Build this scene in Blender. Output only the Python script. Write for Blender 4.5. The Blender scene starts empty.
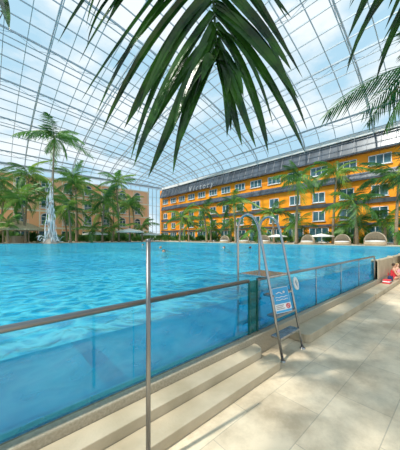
import bpy, math, random
from mathutils import Vector, Matrix
random.seed(7)
scn=bpy.context.scene
COL=scn.collection
scn.view_settings.view_transform='Standard'
# ------------------------------------------------------------ axes
# X runs along the pool edge, Y runs across the pool, Z up
FW=Vector((.667,.745,0)); RT=Vector((.745,-.667,0))

# ------------------------------------------------------------ materials
def mat(name,c1,c2=None,rough=.5,metal=0,scale=5,bump=0,bscale=None,transl=0,stretch=None,spec=.5,lo=.35,hi=.65):
    m=bpy.data.materials.new(name); m.use_nodes=True
    nt=m.node_tree; N=nt.nodes; L=nt.links
    b=N['Principled BSDF']; out=N['Material Output']
    b.inputs['Roughness'].default_value=rough; b.inputs['Metallic'].default_value=metal
    b.inputs['Specular IOR Level'].default_value=spec
    tc=N.new('ShaderNodeTexCoord'); mp=N.new('ShaderNodeMapping')
    L.new(tc.outputs['Object'],mp.inputs['Vector'])
    if stretch: mp.inputs['Scale'].default_value=stretch
    nz=N.new('ShaderNodeTexNoise'); nz.inputs['Scale'].default_value=scale; nz.inputs['Detail'].default_value=5
    L.new(mp.outputs[0],nz.inputs['Vector'])
    if c2 is None: c2=tuple(x*.88 for x in c1)
    cr=N.new('ShaderNodeValToRGB'); cr.color_ramp.elements[0].position=lo; cr.color_ramp.elements[1].position=hi
    cr.color_ramp.elements[0].color=(*c1,1); cr.color_ramp.elements[1].color=(*c2,1)
    L.new(nz.outputs['Fac'],cr.inputs[0]); L.new(cr.outputs[0],b.inputs['Base Color'])
    if bump:
        n2=N.new('ShaderNodeTexNoise'); n2.inputs['Scale'].default_value=bscale or scale*4; n2.inputs['Detail'].default_value=3
        L.new(mp.outputs[0],n2.inputs['Vector'])
        bp=N.new('ShaderNodeBump'); bp.inputs['Strength'].default_value=bump; bp.inputs['Distance'].default_value=.02
        L.new(n2.outputs['Fac'],bp.inputs['Height']); L.new(bp.outputs[0],b.inputs['Normal'])
    if transl:
        t=N.new('ShaderNodeBsdfTranslucent'); L.new(cr.outputs[0],t.inputs['Color'])
        mx=N.new('ShaderNodeMixShader'); mx.inputs[0].default_value=transl
        L.new(b.outputs[0],mx.inputs[1]); L.new(t.outputs[0],mx.inputs[2]); L.new(mx.outputs[0],out.inputs[0])
    return m
def glassmat(name,tint,gl=.1,rough=.02,diff=0,dcol=(1,1,1),fres=True):
    m=bpy.data.materials.new(name); m.use_nodes=True
    nt=m.node_tree; N=nt.nodes; L=nt.links
    N.remove(N['Principled BSDF']); out=N['Material Output']
    tr=N.new('ShaderNodeBsdfTransparent'); tr.inputs[0].default_value=(*tint,1)
    g=N.new('ShaderNodeBsdfGlossy'); g.inputs['Roughness'].default_value=rough
    mx=N.new('ShaderNodeMixShader')
    if fres:
        lw=N.new('ShaderNodeLayerWeight'); lw.inputs[0].default_value=gl; L.new(lw.outputs['Fresnel'],mx.inputs[0])
    else: mx.inputs[0].default_value=gl
    src=tr.outputs[0]
    if diff:
        d=N.new('ShaderNodeBsdfDiffuse'); d.inputs[0].default_value=(*dcol,1)
        m2=N.new('ShaderNodeMixShader'); m2.inputs[0].default_value=diff
        L.new(tr.outputs[0],m2.inputs[1]); L.new(d.outputs[0],m2.inputs[2]); src=m2.outputs[0]
    L.new(src,mx.inputs[1]); L.new(g.outputs[0],mx.inputs[2]); L.new(mx.outputs[0],out.inputs[0])
    return m
def tilemat(name,c1,c2,mort,bw,rh,ms=.006,rough=.5,scale=1,offset=.5,noise=.35,nsc=2.5,bump=.3,vec='xy'):
    m=bpy.data.materials.new(name); m.use_nodes=True
    nt=m.node_tree; N=nt.nodes; L=nt.links; b=N['Principled BSDF']
    b.inputs['Roughness'].default_value=rough
    tc=N.new('ShaderNodeTexCoord'); src=tc.outputs['Object']
    if vec!='xy':
        sp=N.new('ShaderNodeSeparateXYZ'); cb=N.new('ShaderNodeCombineXYZ'); L.new(src,sp.inputs[0])
        L.new(sp.outputs['Y' if vec=='yz' else 'X'],cb.inputs[0]); L.new(sp.outputs['Z'],cb.inputs[1]); src=cb.outputs[0]
    br=N.new('ShaderNodeTexBrick'); L.new(src,br.inputs['Vector'])
    br.offset=offset
    for k,v in (('Scale',scale),('Brick Width',bw),('Row Height',rh),('Mortar Size',ms),('Mortar Smooth',.1)): br.inputs[k].default_value=v
    br.inputs['Color1'].default_value=(*c1,1); br.inputs['Color2'].default_value=(*c2,1); br.inputs['Mortar'].default_value=(*mort,1)
    nz=N.new('ShaderNodeTexNoise'); nz.inputs['Scale'].default_value=nsc; nz.inputs['Detail'].default_value=9; nz.inputs['Roughness'].default_value=.7
    L.new(tc.outputs['Object'],nz.inputs['Vector'])
    cr=N.new('ShaderNodeValToRGB'); cr.color_ramp.elements[0].position=.38; cr.color_ramp.elements[1].position=.60
    cr.color_ramp.elements[0].color=(.55,.50,.43,1); cr.color_ramp.elements[1].color=(1.08,1.08,1.08,1)
    L.new(nz.outputs['Fac'],cr.inputs[0])
    mx=N.new('ShaderNodeMix'); mx.data_type='RGBA'; mx.blend_type='MULTIPLY'; mx.inputs[0].default_value=noise
    L.new(br.outputs['Color'],mx.inputs[6]); L.new(cr.outputs[0],mx.inputs[7]); L.new(mx.outputs[2],b.inputs['Base Color'])
    bp=N.new('ShaderNodeBump'); bp.inputs['Strength'].default_value=bump; bp.inputs['Distance'].default_value=.01; bp.invert=True
    L.new(br.outputs['Fac'],bp.inputs['Height']); L.new(bp.outputs[0],b.inputs['Normal'])
    return m

M_deck=tilemat('deck_stone',(.82,.69,.51),(.71,.59,.43),(.56,.47,.35),.9,.45,.004,.42,noise=.7,nsc=1.4,bump=.1)
M_curb=mat('speckled_stone',(.50,.43,.32),(.38,.32,.23),.5,scale=50,bump=.2,bscale=90)
M_step=mat('step_stone',(.60,.50,.36),(.45,.37,.25),.5,scale=3,bump=.15,bscale=50,lo=.35,hi=.7)
M_basin=tilemat('pool_tile',(.015,.54,.72),(.012,.49,.68),(.07,.66,.80),.30,.15,.004,.4,noise=.3,nsc=.4)
M_stripe=mat('dark_tile',(.005,.28,.46),(.008,.32,.50),.4,scale=8)
M_steel=mat('stainless',(.50,.50,.50),(.38,.38,.39),.25,1,scale=20,stretch=(1,1,.1))
M_pole=mat('dull_steel',(.30,.30,.30),(.22,.22,.22),.35,.9,scale=20,stretch=(1,1,.1))
M_rail=mat('brushed_rail_steel',(.34,.34,.33),(.24,.24,.24),.3,.9,scale=12,stretch=(.1,1,1))
M_white=mat('white_paint',(.82,.83,.84),(.76,.77,.78),.45)
M_letter=mat('pale_grey_letter',(.48,.49,.51),(.44,.45,.47),.5)
M_rib=mat('roof_steel',(.46,.53,.59),(.37,.44,.50),.4,.2)
M_dark=mat('dark_metal',(.07,.08,.09),(.11,.12,.13),.5,.3,scale=1)
M_greyroof=mat('grey_roof_glazing',(.05,.06,.075),(.10,.12,.15),.25,.1,scale=.6,spec=.7)
M_seam=mat('seam_metal',(.22,.23,.26),(.17,.18,.20),.5,.1,scale=.6)
M_orange=tilemat('orange_render',(1.0,.37,.003),(1.0,.31,.003),(.70,.22,.01),4.0,3.0,.06,.6,noise=.08,nsc=.6,offset=0,vec='yz')
M_orange2=tilemat('peach_render',(1.0,.50,.24),(1.0,.60,.36),(1.0,.84,.66),4.4,3.7,.12,.6,noise=.04,nsc=.6,offset=0,vec='xz')
M_cream=mat('cream_render',(.98,.92,.80),(.94,.86,.72),.6,scale=2)
M_pane=mat('window_glass',(.02,.07,.09),(.10,.22,.26),.1,0,scale=.7,spec=.6)
M_leaf=mat('palm_leaf',(.05,.19,.03),(.17,.37,.05),.4,scale=1.2,transl=.38)
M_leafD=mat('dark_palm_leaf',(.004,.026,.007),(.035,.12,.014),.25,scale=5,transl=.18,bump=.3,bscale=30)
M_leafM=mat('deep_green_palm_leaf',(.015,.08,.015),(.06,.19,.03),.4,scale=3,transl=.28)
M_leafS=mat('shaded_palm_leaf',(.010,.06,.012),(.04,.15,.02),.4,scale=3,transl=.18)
M_leaf2=mat('yellow_palm_leaf',(.20,.36,.04),(.34,.48,.09),.4,scale=1.2,transl=.35)
M_trunk=mat('palm_bark',(.36,.27,.18),(.22,.16,.10),.9,scale=6,bump=.8,bscale=14,stretch=(1,1,3))
M_bush=mat('shrub_leaf',(.04,.14,.03),(.12,.28,.05),.5,scale=2,transl=.2)
M_thatch=mat('thatch',(.62,.50,.32),(.42,.32,.19),.9,scale=8,bump=.8,stretch=(1,1,.3))
M_canvas=mat('canvas',(.86,.84,.78),(.80,.77,.70),.8,scale=3)
M_wicker=mat('wicker',(.62,.50,.36),(.42,.33,.23),.8,scale=14,bump=.8)
M_cushion=mat('cushion',(.85,.83,.80),(.75,.72,.68),.9,scale=4)
M_blue=mat('sign_blue',(.05,.38,.72),(.04,.34,.66),.4)
M_red=mat('sign_red',(.75,.03,.05),(.70,.02,.04),.4)
M_skin=mat('skin',(.78,.46,.33),(.70,.38,.27),.55,scale=5)
M_hair=mat('hair',(.10,.05,.03),(.05,.03,.02),.7,scale=20)
M_hair2=mat('fair_hair',(.45,.30,.15),(.35,.22,.10),.7,scale=20)
M_swimR=mat('red_fabric',(.80,.05,.07),(.65,.03,.05),.8,scale=6)
M_pink=mat('pink_fabric',(.90,.45,.52),(.85,.35,.45),.8,scale=6)
M_navy=mat('navy_fabric',(.03,.05,.15),(.02,.03,.10),.8,scale=6)
M_grout=mat('far_paving',(.72,.64,.50),(.58,.50,.39),.7,scale=.8)
M_rock=mat('rock',(.38,.33,.27),(.22,.19,.16),.9,scale=2,bump=1,bscale=5)
M_roofglass=glassmat('roof_glass',(.93,.97,.98),.04,.02)
M_glass=glassmat('balustrade_glass',(.80,.96,.97),.08,.01,.03,(.3,.7,.75),fres=False)
M_frost=glassmat('green_glass',(.25,.62,.55),.05,.1,.25,(.08,.38,.32),fres=False)
M_spray=glassmat('spray',(1,1,1),.05,.2,.75,(.95,.98,1))
M_edge=mat('glass_edge',(.01,.10,.09),(.02,.14,.12),.15,scale=3)

# water
def watermat(name,side=False):
    m=bpy.data.materials.new(name); m.use_nodes=True
    nt=m.node_tree; N=nt.nodes; L=nt.links; N.remove(N['Principled BSDF']); out=N['Material Output']
    tc=N.new('ShaderNodeTexCoord'); mp=N.new('ShaderNodeMapping')
    L.new(tc.outputs['Object'],mp.inputs[0])
    if side: mp.inputs['Scale'].default_value=(.8,1,1.6); mp.inputs['Rotation'].default_value=(0,.5,0)
    n1=N.new('ShaderNodeTexNoise'); n1.inputs['Scale'].default_value=3.0; n1.inputs['Detail'].default_value=6; n1.inputs['Distortion'].default_value=.8
    L.new(mp.outputs[0],n1.inputs['Vector'])
    bp=N.new('ShaderNodeBump'); bp.inputs['Strength'].default_value=.8; bp.inputs['Distance'].default_value=.13
    L.new(n1.outputs['Fac'],bp.inputs['Height'])
    vo=N.new('ShaderNodeTexVoronoi'); vo.feature='DISTANCE_TO_EDGE'; vo.inputs['Scale'].default_value=2.6 if side else 3.6  # bright cell edges paint caustic light into the water colour
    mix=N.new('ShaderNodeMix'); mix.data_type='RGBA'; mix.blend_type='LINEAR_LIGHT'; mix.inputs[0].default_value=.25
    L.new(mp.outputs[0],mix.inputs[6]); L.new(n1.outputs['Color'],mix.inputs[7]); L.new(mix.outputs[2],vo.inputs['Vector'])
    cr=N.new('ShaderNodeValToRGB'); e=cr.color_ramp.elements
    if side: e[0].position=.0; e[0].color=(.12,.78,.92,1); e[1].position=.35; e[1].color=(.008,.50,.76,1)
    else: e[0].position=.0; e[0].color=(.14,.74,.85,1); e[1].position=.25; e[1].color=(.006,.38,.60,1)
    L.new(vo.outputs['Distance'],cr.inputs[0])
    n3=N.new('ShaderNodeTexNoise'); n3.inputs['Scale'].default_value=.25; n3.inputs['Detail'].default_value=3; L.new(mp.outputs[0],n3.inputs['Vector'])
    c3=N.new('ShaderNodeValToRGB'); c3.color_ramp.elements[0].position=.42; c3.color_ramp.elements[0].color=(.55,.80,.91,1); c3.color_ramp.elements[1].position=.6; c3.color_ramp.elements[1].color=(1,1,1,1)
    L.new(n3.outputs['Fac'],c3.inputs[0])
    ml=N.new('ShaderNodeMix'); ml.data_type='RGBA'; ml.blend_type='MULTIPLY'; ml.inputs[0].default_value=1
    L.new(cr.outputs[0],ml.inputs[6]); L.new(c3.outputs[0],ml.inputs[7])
    d=N.new('ShaderNodeBsdfDiffuse'); L.new(ml.outputs[2],d.inputs[0])
    mt=N.new('ShaderNodeMix'); mt.data_type='RGBA'; mt.blend_type='MULTIPLY'; mt.inputs[0].default_value=1; mt.inputs[6].default_value=(.60,.95,.98,1) if side else (.38,.87,.96,1)
    L.new(c3.outputs[0],mt.inputs[7])
    tr=N.new('ShaderNodeBsdfTransparent'); L.new(mt.outputs[2],tr.inputs[0])
    m1=N.new('ShaderNodeMixShader'); m1.inputs[0].default_value=.36 if side else .48
    if side:
        tl=N.new('ShaderNodeBsdfTranslucent'); L.new(ml.outputs[2],tl.inputs[0])
        ad=N.new('ShaderNodeMixShader'); ad.inputs[0].default_value=.6; L.new(d.outputs[0],ad.inputs[1]); L.new(tl.outputs[0],ad.inputs[2]); dd=ad
    else: dd=d
    L.new(tr.outputs[0],m1.inputs[1]); L.new(dd.outputs[0],m1.inputs[2])
    if side: L.new(m1.outputs[0],out.inputs[0]); return m
    g=N.new('ShaderNodeBsdfGlossy'); g.inputs['Roughness'].default_value=.04; g.inputs[0].default_value=(.66,.93,1,1); L.new(bp.outputs[0],g.inputs['Normal'])
    fr=N.new('ShaderNodeFresnel'); fr.inputs[0].default_value=1.33; L.new(bp.outputs[0],fr.inputs['Normal'])
    mu=N.new('ShaderNodeMath'); mu.operation='MULTIPLY'; mu.inputs[1].default_value=.56; L.new(fr.outputs[0],mu.inputs[0])
    m2=N.new('ShaderNodeMixShader'); L.new(mu.outputs[0],m2.inputs[0]); L.new(m1.outputs[0],m2.inputs[1]); L.new(g.outputs[0],m2.inputs[2])
    L.new(m2.outputs[0],out.inputs[0]); return m
M_water=watermat('pool_water'); M_side=watermat('underwater_side',True)

# ------------------------------------------------------------ mesh builder
class MB:
    def __init__(s): s.v=[]; s.f=[]; s.m=[]
    def add(s,vs,fs,mi=0):
        o=len(s.v); s.v+= [tuple(v) for v in vs]
        for f in fs: s.f.append(tuple(i+o for i in f)); s.m.append(mi)
    def box(s,x0,x1,y0,y1,z0,z1,mi=0):
        s.add([(x0,y0,z0),(x1,y0,z0),(x1,y1,z0),(x0,y1,z0),(x0,y0,z1),(x1,y0,z1),(x1,y1,z1),(x0,y1,z1)],
              [(0,3,2,1),(4,5,6,7),(0,1,5,4),(1,2,6,5),(2,3,7,6),(3,0,4,7)],mi)
    def tube(s,pts,r,n=8,mi=0,cap=True):
        pts=[Vector(p) for p in pts]; k=len(pts)
        if not hasattr(r,'__len__'): r=[r]*k
        t0=(pts[1]-pts[0]).normalized(); up=Vector((0,0,1)) if abs(t0.z)<.9 else Vector((1,0,0))
        a=t0.cross(up).normalized(); vs=[]
        for i in range(k):
            t=(pts[min(i+1,k-1)]-pts[max(i-1,0)]).normalized()
            a=(a-t*a.dot(t)).normalized(); b=t.cross(a)
            for j in range(n):
                w=2*math.pi*j/n; vs.append(pts[i]+(a*math.cos(w)+b*math.sin(w))*r[i])
        fs=[]
        for i in range(k-1):
            for j in range(n): fs.append((i*n+j,i*n+(j+1)%n,(i+1)*n+(j+1)%n,(i+1)*n+j))
        if cap: fs.append(tuple(range(n-1,-1,-1))); fs.append(tuple(range((k-1)*n,k*n)))
        s.add(vs,fs,mi)
    def lathe(s,prof,n=20,c=(0,0,0),mi=0,wob=0):
        vs=[];k=len(prof)
        for (r,z) in prof:
            for j in range(n):
                w=2*math.pi*j/n; rr=r*(1+wob*math.sin(j*2.7)); vs.append((c[0]+rr*math.cos(w),c[1]+rr*math.sin(w),c[2]+z))
        fs=[(i*n+j,i*n+(j+1)%n,(i+1)*n+(j+1)%n,(i+1)*n+j) for i in range(k-1) for j in range(n)]
        s.add(vs,fs,mi)
    def prism(s,poly,z0,z1,mi=0):
        n=len(poly); vs=[(x,y,z0) for x,y in poly]+[(x,y,z1) for x,y in poly]
        fs=[tuple(range(n-1,-1,-1)),tuple(range(n,2*n))]+[(i,(i+1)%n,n+(i+1)%n,n+i) for i in range(n)]
        s.add(vs,fs,mi)
    def obj(s,name,mats,parent=None,smooth=False,loc=None,bevel=0):
        me=bpy.data.meshes.new(name); me.from_pydata(s.v,[],s.f)
        if not isinstance(mats,(list,tuple)): mats=[mats]
        for m in mats: me.materials.append(m)
        for p,i in zip(me.polygons,s.m): p.material_index=i; p.use_smooth=smooth
        me.update()
        o=bpy.data.objects.new(name,me); COL.objects.link(o)
        if parent: o.parent=parent
        if loc: o.location=loc
        if bevel:
            b=o.modifiers.new('bevel','BEVEL'); b.width=bevel; b.segments=2; b.limit_method='ANGLE'
        return o
def empty(name,loc=(0,0,0)):
    o=bpy.data.objects.new(name,None); COL.objects.link(o); o.location=loc; o.empty_display_size=.2; return o
def tag(o,label,cat,group=None,kind=None):
    o['label']=label; o['category']=cat
    if group: o['group']=group
    if kind: o['kind']=kind
    return o
def struct(o,label,cat='structure'):
    o['label']=label; o['category']=cat; o['kind']='structure'; return o
def copy_tree(root,loc,rz=0,sc=1):
    c=root.copy(); COL.objects.link(c); c.location=loc; c.rotation_euler=(0,0,rz); c.scale=(sc,sc,sc)
    for ch in root.children:
        k=ch.copy(); COL.objects.link(k); k.parent=c
        for g in ch.children:
            q=g.copy(); COL.objects.link(q); q.parent=k
    return c

# ------------------------------------------------------------ ground
PX0,PX1,PY0,PY1=-30,28,2.12,42     # pool inner edges
WZ=.80; PF=-.84; TZ=.84            # water level, basin floor, terrace level
b=MB()
b.box(-45,75,-25,1.92,-.3,0)                 # walking deck
b.box(-45,PX0-.4,1.92,75,-.3,.0)
f=b.obj('floor',M_deck); struct(f,'warm beige stone tile pool deck','floor')
b=MB()
b.box(PX1+.4,39.7,1.92,61.7,-.3,TZ)
b.box(PX0-.4,PX1+.4,PY1+.4,61.7,-.3,TZ)
g=b.obj('floor.001',M_grout); struct(g,'pale paved terrace beyond the pool','floor')

# pool
pool=empty('swimming_pool',(0,2.12,0)); tag(pool,'large raised turquoise swimming pool with stone curb and glass side','pool')
def pp(o): o.parent=pool; o.matrix_parent_inverse=Matrix.Translation((0,-2.12,0)); return o
b=MB(); b.box(PX0,PX1,PY0,PY1,PF-.15,PF)
b.box(PX0-.15,PX0,PY0-.09,PY1,PF-.15,WZ); b.box(PX1,PX1+.15,PY0,PY1,PF-.15,WZ)
b.box(PX0,PX1,PY0-.02,PY0+.02,PF,.26); b.box(PX0,PX1,PY1,PY1+.15,PF-.15,WZ)
pp(b.obj('basin',M_basin))
b=MB()
for y in (3.6,6.2,9.5,14,20,27,34):
    b.box(PX0+1,PX1-1,y,y+.35,PF,PF+.005)
for x in (-8,-3,1.5,6,12,19):
    b.box(x,x+.35,PY0+1,PY1-1,PF+.01,PF+.015)
pp(b.obj('floor_marking',M_stripe))
b=MB()
b.box(PX0-.4,PX1+.4,1.92,PY0,-.3,.267)
b.box(PX0-.4,PX0-.15,PY0,PY1+.4,-.3,.88); b.box(PX1+.15,PX1+.4,PY0,PY1+.4,-.3,.88); b.box(PX0-.4,PX1+.4,PY1+.15,PY1+.4,-.3,.88)
pp(b.obj('curb',M_curb,bevel=.012))
b=MB(); b.box(9.42,PX1+.4,1.94,PY0,.267,.86)
for k in range(9): b.box(9.42+k*2.3,9.62+k*2.3,1.925,PY0,.267,.90)
pp(b.obj('parapet',M_step,bevel=.01))
b=MB(); b.add([(PX0,2.03,WZ),(PX1,2.03,WZ),(PX1,PY1,WZ),(PX0,PY1,WZ)],[(0,1,2,3)])
b.add([(PX0,2.03,.267),(9.42,2.03,.267),(9.42,2.03,WZ),(PX0,2.03,WZ)],[(0,1,2,3)],1)
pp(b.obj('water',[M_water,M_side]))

# stone steps in front of the curb
def step(x0,x1,y0,y1,z0,z1,rad=.12,roundL=True,roundR=True):
    poly=[(x0,y1)]
    if roundL: poly+=[(x0+rad-rad*math.cos(a),y0+rad-rad*math.sin(a)) for a in [i*math.pi/12 for i in range(7)]]
    else: poly+=[(x0,y0)]
    if roundR: poly+=[(x1-rad+rad*math.sin(a),y0+rad-rad*math.cos(a)) for a in [i*math.pi/12 for i in range(7)]]
    else: poly+=[(x1,y0)]
    poly+=[(x1,y1)]
    b=MB(); b.prism(poly,z0,z1); return b
for (x0,x1,y0,y1,z1,rl,rr_) in ((-6,2.80,1.52,1.729,.095,False,True),(-6,2.70,1.73,1.918,.185,False,True),
                        (3.62,7.6,1.60,1.918,.13,True,True),(7.66,12.4,1.60,1.918,.13,False,True)):
    o=step(x0,x1,y0,y1,0.0,z1,.17 if x1<3 else .1,rl,rr_).obj('stone_step',M_step,bevel=.006)
    tag(o,'narrow beige stone step running along the pool curb','step','steps along the pool curb')

# glass balustrade
bal=empty('glass_balustrade',(0,2.02,.267)); tag(bal,'clear glass pool wall with steel handrail on the curb','balustrade')
def bp_(o): o.parent=bal; o.matrix_parent_inverse=Matrix.Translation((0,-2.02,-.267)); return o
def pane(x0,x1):
    b=MB(); b.add([(x0,2.019,.275),(x1,2.019,.275),(x1,2.019,.99),(x0,2.019,.99)],[(0,1,2,3)]); bp_(b.obj('glass_panel',M_glass))
xs=[-6,-4.2,-2.4,-.62,1.0,2.70]
for i in range(len(xs)-1): pane(xs[i]+.006,xs[i+1]-.006)
b=MB(); b.box(2.73,2.88,2.010,2.026,.27,1.0); o=bp_(b.obj('green_panel',M_frost)); o['label']='narrow dark green glass panel'
xs=[2.92,3.5,4.9,6.3,7.7,9.3]
for i in range(len(xs)-1): pane(xs[i]+.006,xs[i+1]-.006)
for x in (2.715,2.90):
    b=MB(); b.box(x-.011,x+.011,2.0,2.028,.267,.99); bp_(b.obj('glass_edge',M_edge))
for x in (4.9,6.3,7.7,9.3):
    b=MB(); b.tube([(x,2.015,.267),(x,2.015,.99)],.010,8); bp_(b.obj('post',M_steel,smooth=True))
b=MB(); b.tube([(-6,2.019,1.005),(2.70,2.019,1.005)],.026,12); bp_(b.obj('handrail',M_rail,smooth=True))
b=MB(); b.tube([(2.92,2.019,1.005),(9.3,2.019,1.005),(9.36,2.02,.98),(9.385,2.02,.9),(9.385,2.02,.27)],.024,12); bp_(b.obj('handrail',M_rail,smooth=True))
b=MB(); b.box(-6,9.3,2.0,2.028,.267,.279); bp_(b.obj('base_channel',M_steel))

# steel post
p=empty('steel_post',(.835,1.465,0)); tag(p,'slim round stainless steel post standing on the deck','post')
b=MB(); b.tube([(0,0,.01),(0,0,1.585)],.016,16); b.obj('pole',M_pole,p,True)
b=MB(); b.lathe([(0,.012),(.045,.012),(.045,0)],20); b.obj('base_plate',M_pole,p)
b=MB(); b.lathe([(.017,1.575),(.017,1.587),(.012,1.594),(0,1.596)],16); b.obj('cap',M_pole,p,True)

# ladder
lad=empty('pool_ladder',(3.15,1.6,0)); tag(lad,'stainless steel step-over pool ladder with two hooped handrails','ladder')
def railpts(x):
    P=[(x,0,.012),(x,.16,.78),(x,.31,1.50),(x,.35,1.68),(x,.385,1.79),(x,.43,1.87),(x,.49,1.925),(x,.56,1.945),(x,.63,1.93),(x,.69,1.88),(x,.725,1.80),(x,.74,1.70),(x,.74,1.2),(x,.74,.1),(x,.74,-.7)]
    return P
for x in (-.28,.28):
    b=MB(); b.tube(railpts(x),.0185,12); b.lathe([(.0,.012),(.04,.012),(.04,0)],14,(x,0,0)); b.obj('handrail',M_steel,lad,True)
for z in (.27,.54,.81):
    y=z*.208; b=MB(); b.box(-.265,.265,y-.02,y+.13,z-.012,z+.012)
    for k in range(6): b.box(-.26,.26,y-.01+k*.024,y-.002+k*.024,z+.012,z+.018)
    b.obj('tread',M_steel,lad)
b=MB(); b.box(-.265,.265,.22,.72,1.045,1.07); b.obj('platform',M_steel,lad,bevel=.004)
for z in (.6,.3,.0,-.3,-.6):
    b=MB(); b.box(-.265,.265,.67,.77,z-.012,z+.012); b.obj('tread',M_steel,lad)
b=MB()
for cx in (-.055,.055):
    b.tube([(.28+cx+.045*math.cos(a),.10+cx*.5+.02*math.sin(a),.93+.07*math.sin(a)) for a in [i*math.pi/10 for i in range(21)]],.014,8)
o=b.obj('looped_grip',M_white,lad,True); o['label']='white looped grip'

# sign on ladder
sg=empty('rule_sign',(3.02,1.70,.76)); sg.rotation_euler=(math.radians(-12),math.radians(-6),math.radians(-24)); sg.scale=(.86,.86,.86)
tag(sg,'blue and white swimmer sign with small red prohibition ring','sign')
b=MB(); b.box(-.15,.15,-.006,.006,-.20,.19); b.obj('board',M_white,sg,bevel=.004)
b=MB(); b.box(-.142,.142,-.010,-.0062,-.06,.182); b.box(-.142,.142,-.010,-.0062,-.192,-.160); b.obj('blue_field',M_blue,sg)
b=MB()
ring=[(.09+.032*math.cos(a),-.012,-.110+.032*math.sin(a)) for a in [i*math.pi/10 for i in range(21)]]
b.tube(ring,.006,6); b.tube([(.07,-.012,-.09),(.11,-.012,-.13)],.006,6); b.obj('prohibition_ring',M_red,sg)
b=MB()
for zz,l in ((-.085,.14),(-.11,.12),(-.135,.15)): b.box(-.125,-.125+l,-.010,-.0062,zz-.004,zz+.004)
b.obj('text_line',M_seam,sg)
b=MB()
b.tube([(-.09,-.013,.10),(-.03,-.013,.12),(.02,-.013,.085)],.007,6)
b.tube([(.055+.013*math.cos(a),-.013,.11+.013*math.sin(a)) for a in [i*math.pi/5 for i in range(11)]],.007,6)
for zz in (.04,.0): b.tube([(-.11+.022*i,-.013,zz+.008*math.sin(i*1.6)) for i in range(11)],.005,6)
b.obj('swimmer_pictogram',M_white,sg)

# ------------------------------------------------------------ buildings
BX,BY=40.0,62.0; GX=35.5
w=MB(); w.box(BX,BX+1,-12,BY+1,-.3,16); o=w.obj('wall_right',M_orange); struct(o,'orange hotel facade','wall')
w=MB(); w.box(-35,GX,BY,BY+1,-.3,15.0); o=w.obj('wall_back',M_orange2); struct(o,'peach orange hotel facade','wall')
nt_=[0]
def trim(b,m,lab):
    nt_[0]+=1; o=b.obj('trim_%d'%nt_[0],m); struct(o,lab,'trim'); return o
def awning(xo,z0,z1,depth,y0,y1,m,lab):
    b=MB(); a=xo-depth
    b.add([(xo,y0,z0),(a,y0,z0),(a,y0,z0+.25),(xo-.1,y0,z1),(xo,y0,z1),(xo,y1,z0),(a,y1,z0),(a,y1,z0+.25),(xo-.1,y1,z1),(xo,y1,z1)],
          [(0,1,2,3,4),(5,9,8,7,6),(0,5,6,1),(1,6,7,2),(2,7,8,3),(3,8,9,4)])
    y=y0+.5
    while y<y1:
        b.add([(a-.03,y,z0+.28),(a-.03,y+.1,z0+.28),(xo-.13,y+.1,z1+.04),(xo-.13,y,z1+.04),(a,y,z0+.2),(a,y+.1,z0+.2),(xo-.1,y+.1,z1),(xo-.1,y,z1)],
              [(0,1,2,3),(0,3,7,4),(1,5,6,2)],1)
        y+=1.6
    return trim(b,m,lab)
awning(BX,13.5,16.0,.9,-12,BY-.2,[M_greyroof,M_seam],'dark glazed sloping roof with seams')
awning(BX,9.8,10.9,.5,-12,BY-.2,[M_greyroof,M_dark],'dark grey sloped metal canopy between floors')
b=MB(); b.box(BX-.35,BX,-12,BY,16,16.6); trim(b,M_white,'white steel springing beam')
b=MB(); b.box(-35,BX-.35,BY-.35,BY,16.3,16.6); trim(b,M_rib,'grey steel springing beam')
b=MB(); b.box(BX-.25,BX,-12,BY,6.45,6.65); b.box(BX-.25,BX-.2,-12,BY,6.65,7.0); trim(b,M_dark,'dark balcony band')
b=MB(); b.box(BX-.3,BX,-12,BY,3.4,3.75); trim(b,M_dark,'dark band above the ground floor')
for z in (3.7,7.4,11.1,14.7):
    b=MB(); b.box(-35,GX,BY-.2,BY,z,z+.3); trim(b,M_cream,'cream string course')
wn=[0]
def glazed(x0,x1,z0,z1,y,n,m):
    wn[0]+=1; b=MB()
    for i in range(n+1):
        x=x0+(x1-x0)*i/n; b.box(x-.04,x+.04,y-.1,y+.1,z0,z1)
    k=max(1,int((z1-z0)/2.4))
    for i in range(k+1):
        z=z0+(z1-z0)*i/k; b.box(x0,x1,y-.08,y+.08,z-.03,z+.03)
    o=b.obj('window_%d'%wn[0],M_rib); struct(o,'glazed screen with grey mullions','window')
    g=MB(); g.box(x0,x1,y-.02,y+.02,z0,z1); g.obj('pane',m,o)
glazed(GX+.1,BX-.5,.9,16.2,BY+.3,3,M_roofglass)
glazed(-35,GX,15.05,16.25,BY+.3,26,M_roofglass)
def window(w,h,panes,t=.09):
    fr=MB()
    fr.box(-.12,0,-w/2,w/2,0,t); fr.box(-.12,0,-w/2,w/2,h-t,h)
    for i in range(panes+1):
        y=-w/2+ (w-t)*i/panes; fr.box(-.12,0,y,y+t,0,h)
    fr.box(-.2,0,-w/2-.1,w/2+.1,-.08,0)
    gl=MB(); gl.box(-.05,-.01,-w/2+.05,w/2-.05,.05,h-.05)
    return fr,gl
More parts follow.
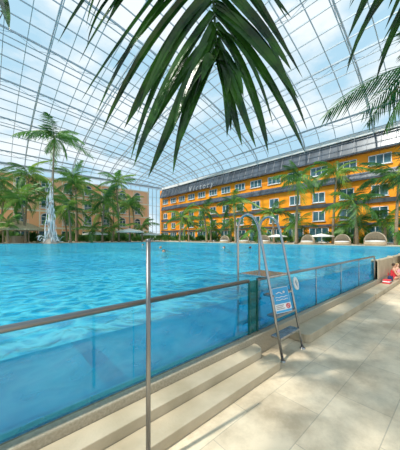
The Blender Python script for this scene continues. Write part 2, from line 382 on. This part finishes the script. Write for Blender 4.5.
def place_windows(w,h,panes,locs,rz,lab,balc=False):
    fr,gl=window(w,h,panes)
    if balc:
        fr.tube([(-.06,w/2*math.cos(a),h+w*.42*math.sin(a)) for a in [i*math.pi/10 for i in range(11)]],.09,6)
        gl.add([(-.03,(w/2-.05)*math.cos(a),h+w*.40*math.sin(a)) for a in [i*math.pi/10 for i in range(11)]],[tuple(range(11))])
    root=None
    for l in locs:
        wn[0]+=1; nm='window_%d'%wn[0]
        if root is None:
            root=fr.obj(nm,M_white); root.location=l; root.rotation_euler=(0,0,rz)
            g=gl.obj('pane',M_pane,root)
            if balc:
                bb=MB(); ww=w/2+.4
                bb.box(-1.0,0,-ww,ww,-.2,-.09)
                bb.box(-1.0,-.95,-ww,ww,.75,.82)
                for i in range(9): yy=-ww+.03+(2*ww-.08)*i/8; bb.box(-1.0,-.96,yy,yy+.03,-.09,.75)
                for s in (-ww,ww-.04): bb.box(-.96,0,s,s+.04,.75,.82)
                bb.obj('balcony',M_white,root)
            c=root
        else:
            c=copy_tree(root,l,rz); c.name=nm
        struct(c,lab,'window')
ys=[-8+4*i for i in range(18)]
e=.004
place_windows(2.6,1.4,3,[(BX-e,y,11.6) for y in ys],0,'white framed upper floor window')
place_windows(1.9,1.6,2,[(BX-e,y,7.3) for y in ys],0,'white framed window in orange facade')
place_windows(1.9,1.6,2,[(BX-e,y,4.3) for y in ys],0,'white framed window in orange facade')
place_windows(3.0,2.3,3,[(BX-e,y,.95) for y in ys],0,'dark glazed ground floor window')
xs2=[-29.7+4.4*i for i in range(15) if -29.7+4.4*i<34]
for z in (4.6,8.2,11.9):
    place_windows(1.7,1.7,2,[(x,BY-e,z) for x in xs2],math.pi/2,'arched white framed window with balcony in peach facade',True)
place_windows(2.6,2.2,2,[(x,BY-e,.95) for x in xs2],math.pi/2,'glazed ground floor opening')
# lettering on the lower roof edge: every letter a part of the sign
lt=empty('building_lettering',(BX-.95,48.0,13.5)); lt.rotation_euler=(math.radians(90),0,math.radians(-90))
tag(lt,'thin pale slanted lettering along the dark roof edge','lettering')
xo=0
for ch,adv in zip('Victory',(1.75,.95,1.45,1.1,1.5,1.25,1.3)):
    cu=bpy.data.curves.new('letter','FONT'); cu.body=ch; cu.size=1.8; cu.extrude=.03; cu.shear=.3
    t0=bpy.data.objects.new('letter_curve',cu); COL.objects.link(t0); bpy.context.view_layer.update()
    me=bpy.data.meshes.new_from_object(t0.evaluated_get(bpy.context.evaluated_depsgraph_get())); bpy.data.objects.remove(t0)
    me.materials.clear(); me.materials.append(M_letter)
    t=bpy.data.objects.new('letter',me); COL.objects.link(t); t.parent=lt; t.location=(xo,0,0); xo+=adv

# ------------------------------------------------------------ glass roof
SX0,SX1,SY0,SY1=-62.0,BX-.2,-42.0,BY-.2
def fz(u): return max(0,1-u*u)
def RZ(x,y):
    u=(x-(SX0+SX1)/2)/((SX1-SX0)/2); v=(y-(SY0+SY1)/2)/((SY1-SY0)/2)
    return 16.6+12.6*(fz(u)*fz(v))**.66
NX=49; NY=49
def sp(a,b_,i,n):
    q=-1+2*i/n; return (a+b_)/2+(b_-a)/2*(q*(1.12-.12*q*q))
gx=[sp(SX0,SX1,i,NX) for i in range(NX+1)]; gy=[sp(SY0,SY1,i,NY) for i in range(NY+1)]
b=MB()
vs=[(x,y,RZ(x,y)+.18) for x in gx for y in gy]
b.add(vs,[(i*(NY+1)+j,(i+1)*(NY+1)+j,(i+1)*(NY+1)+j+1,i*(NY+1)+j+1) for i in range(NX) for j in range(NY)])
ceil=b.obj('ceiling',M_roofglass,smooth=True); struct(ceil,'vaulted glass roof with layered grey steel grid','ceiling')
def fine(g):
    o=[]
    for i in range(len(g)-1): o+=[g[i],(g[i]+g[i+1])/2]
    return [o[0],o[0]+(o[1]-o[0])*.3]+o[1:-1]+[o[-1],o[-1]+(g[-1]-o[-1])*.6,g[-1]-(g[-1]-o[-1])*.1,g[-1]]
gxf=fine(gx); gyf=fine(gy)
def rib(pts,w,h,chord=False):
    b=MB(); n=len(pts)
    def sweep(w,h,dz):
        vs=[]
        for i,p in enumerate(pts):
            tan=Vector(pts[min(i+1,n-1)])-Vector(pts[max(0,i-1)]); side=Vector((tan.y,-tan.x,0)).normalized()*w/2
            P=Vector(p)-Vector((0,0,dz))
            for q in (P-side,P+side,P+side-Vector((0,0,h)),P-side-Vector((0,0,h))): vs.append(q+Vector((0,0,.16)))
        fs=[]
        for i in range(n-1):
            for j in range(4): fs.append((4*i+j,4*i+(j+1)%4,4*i+4+(j+1)%4,4*i+4+j))
        b.add(vs,fs)
    sweep(w,h,0)
    if chord:
        sweep(.09,.09,.95)
        for i in range(0,n-2,2):
            p=Vector(pts[i]); q=Vector(pts[i+2]); 
            b.tube([p,q-Vector((0,0,.8))] if i%4 else [p-Vector((0,0,.8)),q],.03,4,cap=False)
    return b
for i,x in enumerate(gx):
    big=i%4==0; rib([(x,y,RZ(x,y)) for y in gyf],.14 if big else .08,.22 if big else .13,big).obj('rib',M_rib,ceil)
for i,y in enumerate(gy):
    big=i%4==0; rib([(x,y,RZ(x,y)) for x in gxf],.14 if big else .08,.22 if big else .13,big).obj('rib',M_rib,ceil)

# ------------------------------------------------------------ palms
def strip(b,p0,p1,sagv,w,fold,mi=0,segs=4):
    p0=Vector(p0); p1=Vector(p1); d=(p1-p0); side=d.cross(Vector(fold)).normalized(); nrm=side.cross(d).normalized()
    vs=[]
    for i in range(segs+1):
        u=i/segs; c=p0+d*u+Vector(sagv)*(4*u*(1-u))
        ww=w*(math.sin(math.pi*min(1,(u*.75+.22)))**.8 if u<1 else 0)
        vs+= [c-side*ww/2+nrm*ww*.18, c, c+side*ww/2+nrm*ww*.18]
    fs=[]
    for i in range(segs):
        o=i*3; fs+=[(o,o+1,o+4,o+3),(o+1,o+2,o+5,o+4)]
    b.add(vs,fs,mi)
def frond_mesh(L=3.2,n=30,droop=1.0,wl=.042,ll=.28,seed=0):
    rr=random.Random(seed); b=MB()
    def R(u): return Vector((L*(u-.12*u*u*droop),0,L*(.38*u-.72*droop*u*u)))
    b.tube([R(i/8) for i in range(9)],[L*.009*(1-.85*i/8) for i in range(9)],5)
    for k in range(n):
        u=.14+.86*k/(n-1); c=R(u); tan=(R(min(1,u+.02))-R(u-.02)).normalized()
        l=L*ll*(math.sin(math.pi*(.12+.80*u))**.7)*rr.uniform(.7,1.2)
        for s in (-1,1):
            d=(tan*(.35+.7*u)+Vector((0,s*1.0,0))+Vector((0,0,-.15-.8*rr.random()))).normalized()
            strip(b,c,c+d*l+Vector((0,0,-l*.35)),(0,0,l*.08),L*wl*.55*rr.uniform(.7,1.1),(0,0,1),0,3)
    return b
def make_frond_data(name,m,**k):
    o=frond_mesh(**k).obj(name,m); me=o.data; bpy.data.objects.remove(o); return me
F=[make_frond_data('frond',M_leaf,droop=.75,seed=1),make_frond_data('frond',M_leaf,droop=1.2,seed=2),make_frond_data('frond',M_leaf2,droop=1.4,seed=3,ll=.22),make_frond_data('frond',M_leafM,droop=1.0,seed=6,ll=.33),make_frond_data('frond',M_leaf,droop=1.6,seed=8)]
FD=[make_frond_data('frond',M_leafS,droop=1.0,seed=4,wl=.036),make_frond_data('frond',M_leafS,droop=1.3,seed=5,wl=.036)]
def palm(x,y,z0,h,sc,lab,seed,nf=16,lean=.3,r=.17,group='palm trees around the pool',name='palm_tree',leanv=None,fr=None):
    fr=fr or F
    rr=random.Random(seed); root=empty(name,(x,y,z0)); tag(root,lab,'palm tree',group)
    la=rr.uniform(0,6.28); lx,ly=math.cos(la)*lean,math.sin(la)*lean
    if leanv: lx,ly=leanv
    b=MB(); n=int(h*3)+4; pts=[];rad=[]
    for i in range(n+1):
        u=i/n; pts.append((lx*u*u,ly*u*u,h*u)); rad.append(r*(1.25-.5*u)*(1+.10*(i%2))*(1.35 if i==0 else 1))
    b.tube(pts,rad,9); b.obj('trunk',M_trunk,root,True)
    q=r/.15; b=MB(); b.lathe([(.05*q,-.5),(.2*q,-.25),(.22*q,0),(.12*q,.3),(0,.45)],9,(lx,ly,h)); b.obj('crown_shaft',M_leaf2,root,True)
    for i in range(nf):
        me=fr[(i+seed)%len(fr)]; f=bpy.data.objects.new('frond',me); COL.objects.link(f); f.parent=root
        f.location=(lx,ly,h+.1); az=i*2.399+rr.uniform(-.5,.5); up=-1.2+1.7*i/nf+rr.uniform(-.28,.28)
        f.rotation_euler=(rr.uniform(-.4,.4),up,az); s=sc*rr.uniform(.6,1.22); f.scale=(s,s,s)
    return root
tall='tall slender palm with arching fronds on the far shore'
mid='feathery palm with arching green fronds beside the pool'
low='low bushy palm with fronds close to the ground'
front='tall palm in front of the orange facade'
PL=[(7.9,43.9,16.6,1.5,'very tall slender palm rising above the fountain',16),
    (5.2,51.7,11.6,1.3,tall,15),(0.8,45,8.6,1.25,mid,16),(12.1,46.5,10.2,1.25,tall,15),(10.6,44.2,5.8,1.15,mid,15),(15.6,43.6,7.2,1.25,mid,15),(18.9,44.2,11.0,1.25,tall,15),(22.0,46,7.2,1.15,mid,15),
    (13.8,52,12.6,1.3,tall,15),(4.5,44.2,6.1,1.05,mid,15),(24.8,49.5,8.8,1.1,mid,14),(8.6,49.8,8.0,1.2,mid,14),(21.3,52.5,9.6,1.2,tall,14),(1.8,50,7.0,1.25,mid,15),
    (29.0,38.5,4.8,1.05,mid,14),(29.7,31.4,5.4,1.05,mid,14),(30.1,25.0,6.0,1.1,mid,14),(34.2,20.6,4.6,1.0,mid,14),
    (30.3,15.0,8.2,1.15,front,14),(34.8,12.1,9.4,1.2,front,14),
    (32.1,8.6,4.8,1.1,mid,14),(33.2,5.2,7.0,1.15,front,14),
    (33.8,34.5,2.8,1.0,low,15),(33.6,29.0,3.0,1.0,low,15),(33.9,16.6,2.6,1.0,low,15),(34.3,9.4,2.2,.95,low,14),(31.6,21.8,2.0,.9,low,13),(34.2,42,3.6,1.1,low,15),(34.4,6.4,2.4,.95,low,14),
    (2.4,43.6,2.4,.9,low,13),(13.9,43.8,2.2,.9,low,13),(17.4,43.8,2.4,.9,low,13),(23.6,43.8,2.8,1.0,low,13),(11.4,50,5.0,1.15,low,14),(18.5,51,5.8,1.2,low,14)]
for i,(x,y,h,sc,lab,nf) in enumerate(PL): palm(x,y,TZ,h,sc,lab,i+1,nf,r=.14,lean=.6 if h>4 else .1)
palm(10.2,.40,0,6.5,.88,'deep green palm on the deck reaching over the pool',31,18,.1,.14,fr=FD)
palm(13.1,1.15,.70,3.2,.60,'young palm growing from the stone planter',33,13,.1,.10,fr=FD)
# tall palm added out of view to throw frond shade on the deck
palm(-1.7,.0,0,7.5,1.0,'unseen tall leaning palm added to cast dappled shade on the deck',37,20,.1,.12,leanv=(.9,1.2),fr=F)

# overhead palm with dark hanging leaves
op=empty('overhanging_palm',tuple(FW*-.75+RT*.1)); tag(op,'dark broad-leaved palm whose fronds hang over the deck','palm tree')
o0=op.location.copy()
def C(r,f,z): return RT*r+FW*f+Vector((0,0,z))-o0
b=MB(); b.tube([C(.1,-.75,0),C(.12,-.76,1.3),C(.1,-.75,2.6),C(.1,-.72,3.9)],[.13,.10,.09,.10],10); b.obj('trunk',M_trunk,op,True)
def bez(P,u):
    P=[Vector(p) for p in P]
    while len(P)>1: P=[P[i].lerp(P[i+1],u) for i in range(len(P)-1)]
    return P[0]
def bigfrond(ctrl,leaf,w,segs=7,sag=.05,rs=.016):
    b=MB(); pts=[bez(ctrl,i/14) for i in range(15)]; b.tube(pts,[rs*(1-.7*i/14) for i in range(15)],6)
    for (u,tip,ws) in leaf:
        p=bez(ctrl,u); tip=Vector(tip)
        strip(b,p,tip,RT*random.uniform(-.04,.04)+Vector((0,0,sag*random.uniform(.4,1.6))),w*ws,tuple(-FW+Vector((0,0,.4))+RT*random.uniform(-.7,.7)),0,segs)
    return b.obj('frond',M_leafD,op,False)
ctrl=[C(.1,-.7,3.9),C(.0,.6,4.6),C(.0,1.7,4.1),C(.14,1.8,2.90)]
tips=[(.66,(-1.14,1.7,3.38)),(.70,(-1.04,1.75,3.10)),(.74,(-.97,1.8,2.92)),(.77,(-.88,1.85,2.78)),(.80,(-.80,1.8,2.64)),(.83,(-.71,1.85,2.50)),(.86,(-.66,1.8,2.38)),(.88,(-.56,1.85,2.32)),(.90,(-.50,1.8,2.24)),(.92,(-.38,1.85,2.16)),
      (.94,(-.33,1.8,2.28)),(.95,(-.22,1.85,2.14)),(.97,(-.12,1.8,2.38)),(.985,(-.02,1.85,2.58)),(1.0,(.12,1.8,2.58)),(1.0,(.19,1.85,2.42)),(.985,(.27,1.8,2.38)),(.97,(.38,1.85,2.22)),(.95,(.44,1.8,2.32)),(.935,(.55,1.85,2.22)),(.92,(.60,1.8,2.34)),(.90,(.72,1.85,2.28)),(.88,(.80,1.8,2.36)),(.86,(.78,1.85,2.54)),(.83,(.80,1.8,2.64)),(.80,(.72,1.85,2.88)),(.77,(.74,1.8,3.04)),(.73,(.64,1.85,3.2)),(.69,(.70,1.8,3.35))]
rj=random.Random(21)
leaf=[(u,C(t[0]+rj.uniform(-.09,.09),t[1],t[2]+rj.uniform(-.14,.10)),rj.uniform(.6,1.15)) for u,t in tips]
leaf+=[(min(1,u+.01),C(t[0]*.8+rj.uniform(-.10,.10),t[1]-.08,t[2]+.16+rj.uniform(-.10,.12)),rj.uniform(.5,1.0)) for u,t in tips[::2]]
bigfrond(ctrl,leaf,.090,8,.09,.026)
def side_frond(ctrl,dx,hang,w,spread=.28,u0=.4,n=20):
    lv=[]
    for k in range(n):
        u=u0+(1-u0)*k/(n-1); p=bez(ctrl,u)
        for s in (-1,1):
            lv.append((u,p+RT*(spread*s+dx)+FW*.22*(-s)+Vector((0,0,-hang-.15*random.random())),random.uniform(.7,1.1)))
    bigfrond(ctrl,lv,w,6,.04)
side_frond([C(.1,-.7,3.9),C(.7,.3,4.7),C(1.2,1.3,4.6),C(1.58,2.0,3.66)],.05,.50,.045)
side_frond([C(.1,-.7,3.9),C(.9,.2,4.9),C(1.5,1.2,4.8),C(1.80,2.0,3.62)],.1,.55,.050)
side_frond([C(.1,-.7,3.9),C(-.6,.3,4.7),C(-1.1,1.3,4.3),C(-1.56,1.9,3.38)],-.05,.30,.055)
side_frond([C(.1,-.7,3.9),C(-.2,.3,4.7),C(-.4,1.3,4.5),C(-.66,1.9,3.56)],-.1,.24,.045,.24)

# ------------------------------------------------------------ shrubs
def bush_mesh(seed):
    rr=random.Random(seed); b=MB()
    for k in range(260):
        th=rr.uniform(0,6.28); ph=math.acos(rr.uniform(-.1,1)); r=rr.uniform(.55,1)
        c=Vector((math.cos(th)*math.sin(ph)*r*1.2,math.sin(th)*math.sin(ph)*r*1.2,.1+math.cos(ph)*r))
        d=(c-Vector((0,0,-.1))).normalized()+Vector((rr.uniform(-.5,.5),rr.uniform(-.5,.5),rr.uniform(-.2,.5)))
        strip(b,c*.8,c*.8+d*.42,(0,0,.03),.16,(rr.uniform(-1,1),rr.uniform(-1,1),1),0,2)
    b.tube([(0,0,0),(0,0,.7)],.07,6,1)
    return b
bm=[bush_mesh(i).obj('shrub',[M_bush,M_trunk]) for i in (1,2)]
spots=[]
for i in range(14): spots.append((36.6+random.uniform(-.4,.4),4+i*4.1,random.uniform(1.2,1.8)))
for i in range(9): spots.append((3+i*3.6,57+random.uniform(-1,1),random.uniform(1.5,2.3)))
for i in range(7): spots.append((2+i*3.8,48.5+random.uniform(-.5,.5),random.uniform(1.0,1.6)))
for i,(x,y,s) in enumerate(spots):
    if i<2: o=bm[i]
    else: o=bm[i%2].copy(); COL.objects.link(o)
    o.location=(x,y,TZ); o.scale=(s,s,s); o.rotation_euler=(0,0,random.uniform(0,6))
    tag(o,'leafy green shrub planted in front of the hotel','shrub','shrubs along the hotel')

# ------------------------------------------------------------ parasols
def parasol(loc,r,h,lab,m=M_canvas):
    root=empty('parasol',loc); tag(root,lab,'parasol','white parasols around the pool')
    b=MB(); b.tube([(0,0,0),(0,0,h)],.04,8); b.obj('pole',M_steel,root)
    b=MB(); n=8; vs=[(0,0,h+.05)]
    for j in range(n): a=2*math.pi*j/n; vs.append((r*math.cos(a),r*math.sin(a),h-.2*r))
    for j in range(n): a=2*math.pi*j/n; vs.append((r*math.cos(a),r*math.sin(a),h-.2*r-.22))
    b.add(vs,[(0,1+j,1+(j+1)%n) for j in range(n)]+[(1+j,9+j,9+(j+1)%n,1+(j+1)%n) for j in range(n)]); b.obj('canopy',m,root)
    b=MB(); b.lathe([(0,.1),(.35,.1),(.4,0)],12); b.obj('base',M_dark,root)
    return root
q=parasol((20.9,43.9,TZ),2.9,2.6,'large white canvas parasol on the far terrace')
for l in ((15.0,45.4,TZ),(26.0,44.5,TZ)): copy_tree(q,l,random.random(),.75)
for l in ((31.4,18.4,TZ),(31.2,12.2,TZ)): copy_tree(q,l,random.random(),.50)
# thatched hut
hut=empty('thatched_hut',(3.4,46.9,TZ)); tag(hut,'low round beach hut with wide thatched roof','hut')
b=MB(); b.lathe([(4.0,1.9),(3.9,2.15),(2.4,2.9),(.9,3.4),(0,3.7)],24,wob=.02); b.lathe([(4.0,1.9),(0,2.1)],24); b.obj('roof',M_thatch,hut)
for k in range(6):
    a=k*math.pi/3; b=MB(); b.tube([(3.0*math.cos(a),3.0*math.sin(a),0),(3.0*math.cos(a),3.0*math.sin(a),2.0)],.09,8); b.obj('post',M_trunk,hut)
b=MB(); b.lathe([(1.2,0),(1.2,1.0),(1.35,1.0),(1.35,1.08),(0,1.08)],20); b.obj('counter',M_wicker,hut)

# cocoon chairs
cc=empty('cocoon_daybed',(30,6.4,TZ)); tag(cc,'rounded wicker daybed with hooded canopy and pale cushion','daybed','wicker daybeds beside the pool')
b=MB(); n=16;mrows=8; vs=[]
for i in range(mrows+1):
    ph=math.radians(2+88*i/mrows)
    for j in range(n+1):
        th=math.radians(-100+200*j/n); vs.append((.95*math.cos(th)*math.cos(ph*.98)*1.0,1.0*math.sin(th)*math.cos(ph*.98),.35+1.05*math.sin(ph)))
b.add(vs,[(i*(n+1)+j,i*(n+1)+j+1,(i+1)*(n+1)+j+1,(i+1)*(n+1)+j) for i in range(mrows) for j in range(n)])
ho=b.obj('hood',M_wicker,cc,True); sm=ho.modifiers.new('s','SOLIDIFY'); sm.thickness=.05
b=MB(); b.lathe([(.0,.0),(.85,0),(.98,.12),(.98,.36),(.0,.36)],24); b.obj('base',M_wicker,cc)
b=MB(); b.lathe([(.88,.362),(.92,.42),(.88,.49),(.0,.52)],24); b.obj('cushion',M_cushion,cc,True)
for y in (9.4,13.2,19.4,23.2,27): copy_tree(cc,(29.8+random.uniform(-.2,.3),y,TZ),random.uniform(-.3,.3),.85)

# fountain
ft=empty('fountain',(7.0,39.8,PF)); tag(ft,'slender rock fountain with a thin splashing waterfall','fountain')
b=MB(); b.lathe([(1.3,0),(1.1,1.5),(.8,1.9),(.45,2.4),(.25,3.2),(.18,4.5),(.15,7.0),(.35,7.3),(.3,7.5),(0,7.5)],14,wob=.08); b.obj('rock_column',M_rock,ft)
b=MB(); rr=random.Random(3)
for k in range(40):
    a=rr.uniform(0,6.28); R_=rr.uniform(.15,.95)*rr.random()**.5; top=rr.uniform(6.4,11.0); r0=rr.uniform(0,.3)
    P=lambda u:((r0+R_*u)*math.cos(a),(r0+R_*u)*math.sin(a),top+1.0*u-(top-1.64+1.0)*u*u)
    u=rr.uniform(0,.15)
    while u<.97:
        l=rr.uniform(.04,.16); b.tube([P(u),P(min(1,u+l/2)),P(min(1,u+l))],[.01,.03+.03*u,.01],5); u+=l+rr.uniform(.02,.10)
for k in range(70):
    a=rr.uniform(0,6.28); R_=rr.uniform(.3,1.6); r0=rr.uniform(.1,1.0); hh=rr.uniform(.3,1.2); u0=rr.uniform(0,.5)
    b.tube([((r0+R_*u)*math.cos(a),(r0+R_*u)*math.sin(a),1.64+4*hh*u*(1-u)) for u in (u0,u0+.2,u0+.4)],[.01,.04,.01],4)
o=b.obj('water_spray',M_spray,ft,True); o['kind']='stuff'

# stone planter near pool end
pl=empty('stone_planter',(15.0,1.12,0)); tag(pl,'low beige stone planter wall at the deck edge','planter')
b=MB(); b.box(-2.4,-2.15,-.7,.62,0,.85); b.box(1.45,1.7,-.7,.62,0,.85); b.box(-2.15,1.45,-.7,-.45,0,.85); b.box(-2.15,1.45,.37,.62,0,.85); b.box(-2.15,1.45,-.45,.37,0,.7,1); b.obj('wall',[M_step,M_rock],pl,bevel=.01)
b=MB(); b.box(-2.45,1.75,-.75,-.4,.85,.92); b.box(-2.45,1.75,.32,.66,.85,.92); b.box(-2.45,-2.1,-.4,.32,.85,.92); b.obj('coping',M_curb,pl)

# ------------------------------------------------------------ people
def person(loc,rz,pose,hair,suit,lab,sc=1):
    root=empty('person',loc); root.rotation_euler=(0,0,rz); root.scale=(sc,sc,sc); tag(root,lab,'person')
    dz=-.84 if pose=='sit' else 0      # seated: the hips rest on the seat
    def D(p): return (p[0],p[1],p[2]+dz)
    J={'pel':(0,0,.92),'ch':(0,.01,1.22),'up':(0,.02,1.40),'nk':(0,.02,1.49),'hd0':(0,.035,1.56),'hd1':(0,.04,1.64),'hd2':(0,.02,1.71)}
    aL=[(-.18,.02,1.38),(-.25,.12,1.14),(-.16,.33,1.17)]; aR=[(.18,.02,1.38),(.25,.12,1.14),(.16,.33,1.17)]
    if pose=='swim': # floating forward: trunk and legs stretch out behind, head lifted above the surface
        J={'pel':(0,-.62,1.30),'ch':(0,-.30,1.40),'up':(0,-.10,1.46),'nk':(0,-.01,1.51),'hd0':(0,.03,1.57),'hd1':(0,.05,1.65),'hd2':(0,.03,1.72)}
        aL=[(-.19,-.10,1.44),(-.40,.08,1.40),(-.28,.33,1.42)]; aR=[(.19,-.10,1.44),(.40,.08,1.40),(.28,.33,1.42)]
    vs=[];ed=[];ra=[]
    def av(p,r): vs.append(D(p)); ra.append(r); return len(vs)-1
    pe=av(J['pel'],.14); ch=av(J['ch'],.14); up=av(J['up'],.12); nk=av(J['nk'],.055); h0=av(J['hd0'],.07); h1=av(J['hd1'],.092); h2=av(J['hd2'],.07)
    ed+=[(pe,ch),(ch,up),(up,nk),(nk,h0),(h0,h1),(h1,h2)]
    for a in (aL,aR):
        s=av(a[0],.055); e=av(a[1],.040); w=av(a[2],.028)
        d=(Vector(a[2])-Vector(a[1])).normalized(); hh=av(tuple(Vector(a[2])+d*.09),.030); ed+=[(up,s),(s,e),(e,w),(w,hh)]
    for s in (-1,1):
        if pose=='sit':
            h=av((s*.10,.06,.91),.085); k=av((s*.12,.36,1.10),.055); f=av((s*.12,.42,.76),.038); t=av((s*.13,.56,.71),.033)
        else:
            h=av((s*.10,-.70,1.27),.085); k=av((s*.16,-1.08,1.16),.058); f=av((s*.20,-1.46,1.18),.038); t=av((s*.22,-1.62,1.14),.033)
        ed+=[(pe,h),(h,k),(k,f),(f,t)]
    me=bpy.data.meshes.new('body'); me.from_pydata(vs,ed,[]); o=bpy.data.objects.new('body',me); COL.objects.link(o); o.parent=root
    me.materials.append(M_skin); o.modifiers.new('skin','SKIN')
    for i,r in enumerate(ra): me.skin_vertices[0].data[i].radius=(r,r*(.75 if i<3 else 1))
    me.skin_vertices[0].data[pe].use_root=True
    ss=o.modifiers.new('sub','SUBSURF'); ss.levels=2; ss.render_levels=2
    b=MB(); b.lathe([(.085,-.03),(.098,.02),(.09,.07),(.05,.115),(0,.125)],14,(0,.0,1.64+dz)); b.obj('hair',hair,root,True)
    b=MB()
    for sx in (-1,1): b.lathe([(.0,-.012),(.012,0),(0,.012)],8,(sx*.035,.13,1.655+dz))
    b.obj('eyes',M_hair,root,True)
    b=MB()
    if pose=='swim': b.tube([(0,-.74,1.26),(0,-.5,1.335),(0,-.28,1.405)],[.14,.155,.15],14)
    else: b.lathe([(.165,.86),(.16,1.0),(.155,1.15),(.15,1.30),(.10,1.38)],16,(0,0,dz))
    b.obj('swimwear',suit,root,True)
    return root
person((7.6,11.6,PF+.03),2.5,'swim',M_hair,M_navy,'bather swimming with head above water in dark swimwear')
person((10.2,16.0,PF+.03),.5,'swim',M_hair2,M_swimR,'fair-haired bather swimming with head above the water')
person((13.8,12.6,PF+.03),1.5,'swim',M_hair,M_swimR,'bather in red swimwear swimming towards the far side')
person((15.2,11.2,PF+.03),4.0,'swim',M_hair,M_pink,'dark-haired bather in pink swimwear swimming')
person((13,24,PF+.03),2.0,'swim',M_hair,M_navy,'bather in dark swimwear far out in the pool')
person((10.9,1.78,.13),math.pi+.2,'sit',M_hair,M_swimR,'child in red swimwear sitting on the stone step',.62)
person((11.55,1.78,.13),math.pi-.3,'sit',M_hair2,M_pink,'child in pink top sitting on the stone step',.58)

# bag, towels on the curb step
bag=empty('beach_bag',(10.25,1.76,.13)); tag(bag,'dark beach bag standing on the stone step','bag'); bag.scale=(.6,.6,.6)
b=MB(); b.box(-.22,.22,-.1,.1,0,.30); b.obj('body',M_navy,bag,bevel=.06)
for y in (-.08,.08):
    b=MB(); b.tube([(-.12,y,.28),(-.10,y,.42),(0,y,.48),(.10,y,.42),(.12,y,.28)],.012,6); b.obj('handle',M_swimR,bag,True)
tw=MB()
for k in range(3): tw.box(-.16+.02*k,.16-.015*k,-.10,.10,.04*k,.04*k+.037,k%2)
o=tw.obj('folded_towel',[M_swimR,M_white],bevel=.015,loc=(9.75,1.76,.13)); tag(o,'stack of folded red and white towels on the step','towel')

# ------------------------------------------------------------ light
wd=bpy.data.worlds.new('World'); scn.world=wd; wd.use_nodes=True
nt=wd.node_tree; N=nt.nodes; L=nt.links; bg=N['Background']
tc=N.new('ShaderNodeTexCoord'); mp=N.new('ShaderNodeMapping'); mp.inputs['Scale'].default_value=(1,1,2.2); L.new(tc.outputs['Generated'],mp.inputs[0])
nz=N.new('ShaderNodeTexNoise'); nz.inputs['Scale'].default_value=2.6; nz.inputs['Detail'].default_value=8; nz.inputs['Roughness'].default_value=.55; L.new(mp.outputs[0],nz.inputs['Vector'])
cr=N.new('ShaderNodeValToRGB'); e=cr.color_ramp.elements; e[0].position=.43; e[0].color=(.46,.69,.85,1); e[1].position=.59; e[1].color=(.92,.95,.97,1)
L.new(nz.outputs['Fac'],cr.inputs[0]); L.new(cr.outputs[0],bg.inputs[0]); bg.inputs[1].default_value=1.12
sl=bpy.data.lights.new('sun','SUN'); sl.energy=4.8; sl.angle=math.radians(1.4); sl.color=(1,.94,.84)
so=bpy.data.objects.new('sun_light',sl); COL.objects.link(so); so.location=(0,0,60)
sd=Vector((-.58,.06,.80)).normalized()
so.rotation_euler=sd.to_track_quat('Z','Y').to_euler()

# ------------------------------------------------------------ camera
cd=bpy.data.cameras.new('camera'); cam=bpy.data.objects.new('camera',cd); COL.objects.link(cam); scn.camera=cam
cam.location=(0,0,1.6); cam.rotation_euler=(math.radians(90),0,-math.atan2(.667,.745))
cd.sensor_fit='HORIZONTAL'; cd.sensor_width=36; cd.lens=21.6; cd.shift_y=.0325; cd.clip_end=500; cd.clip_start=.02
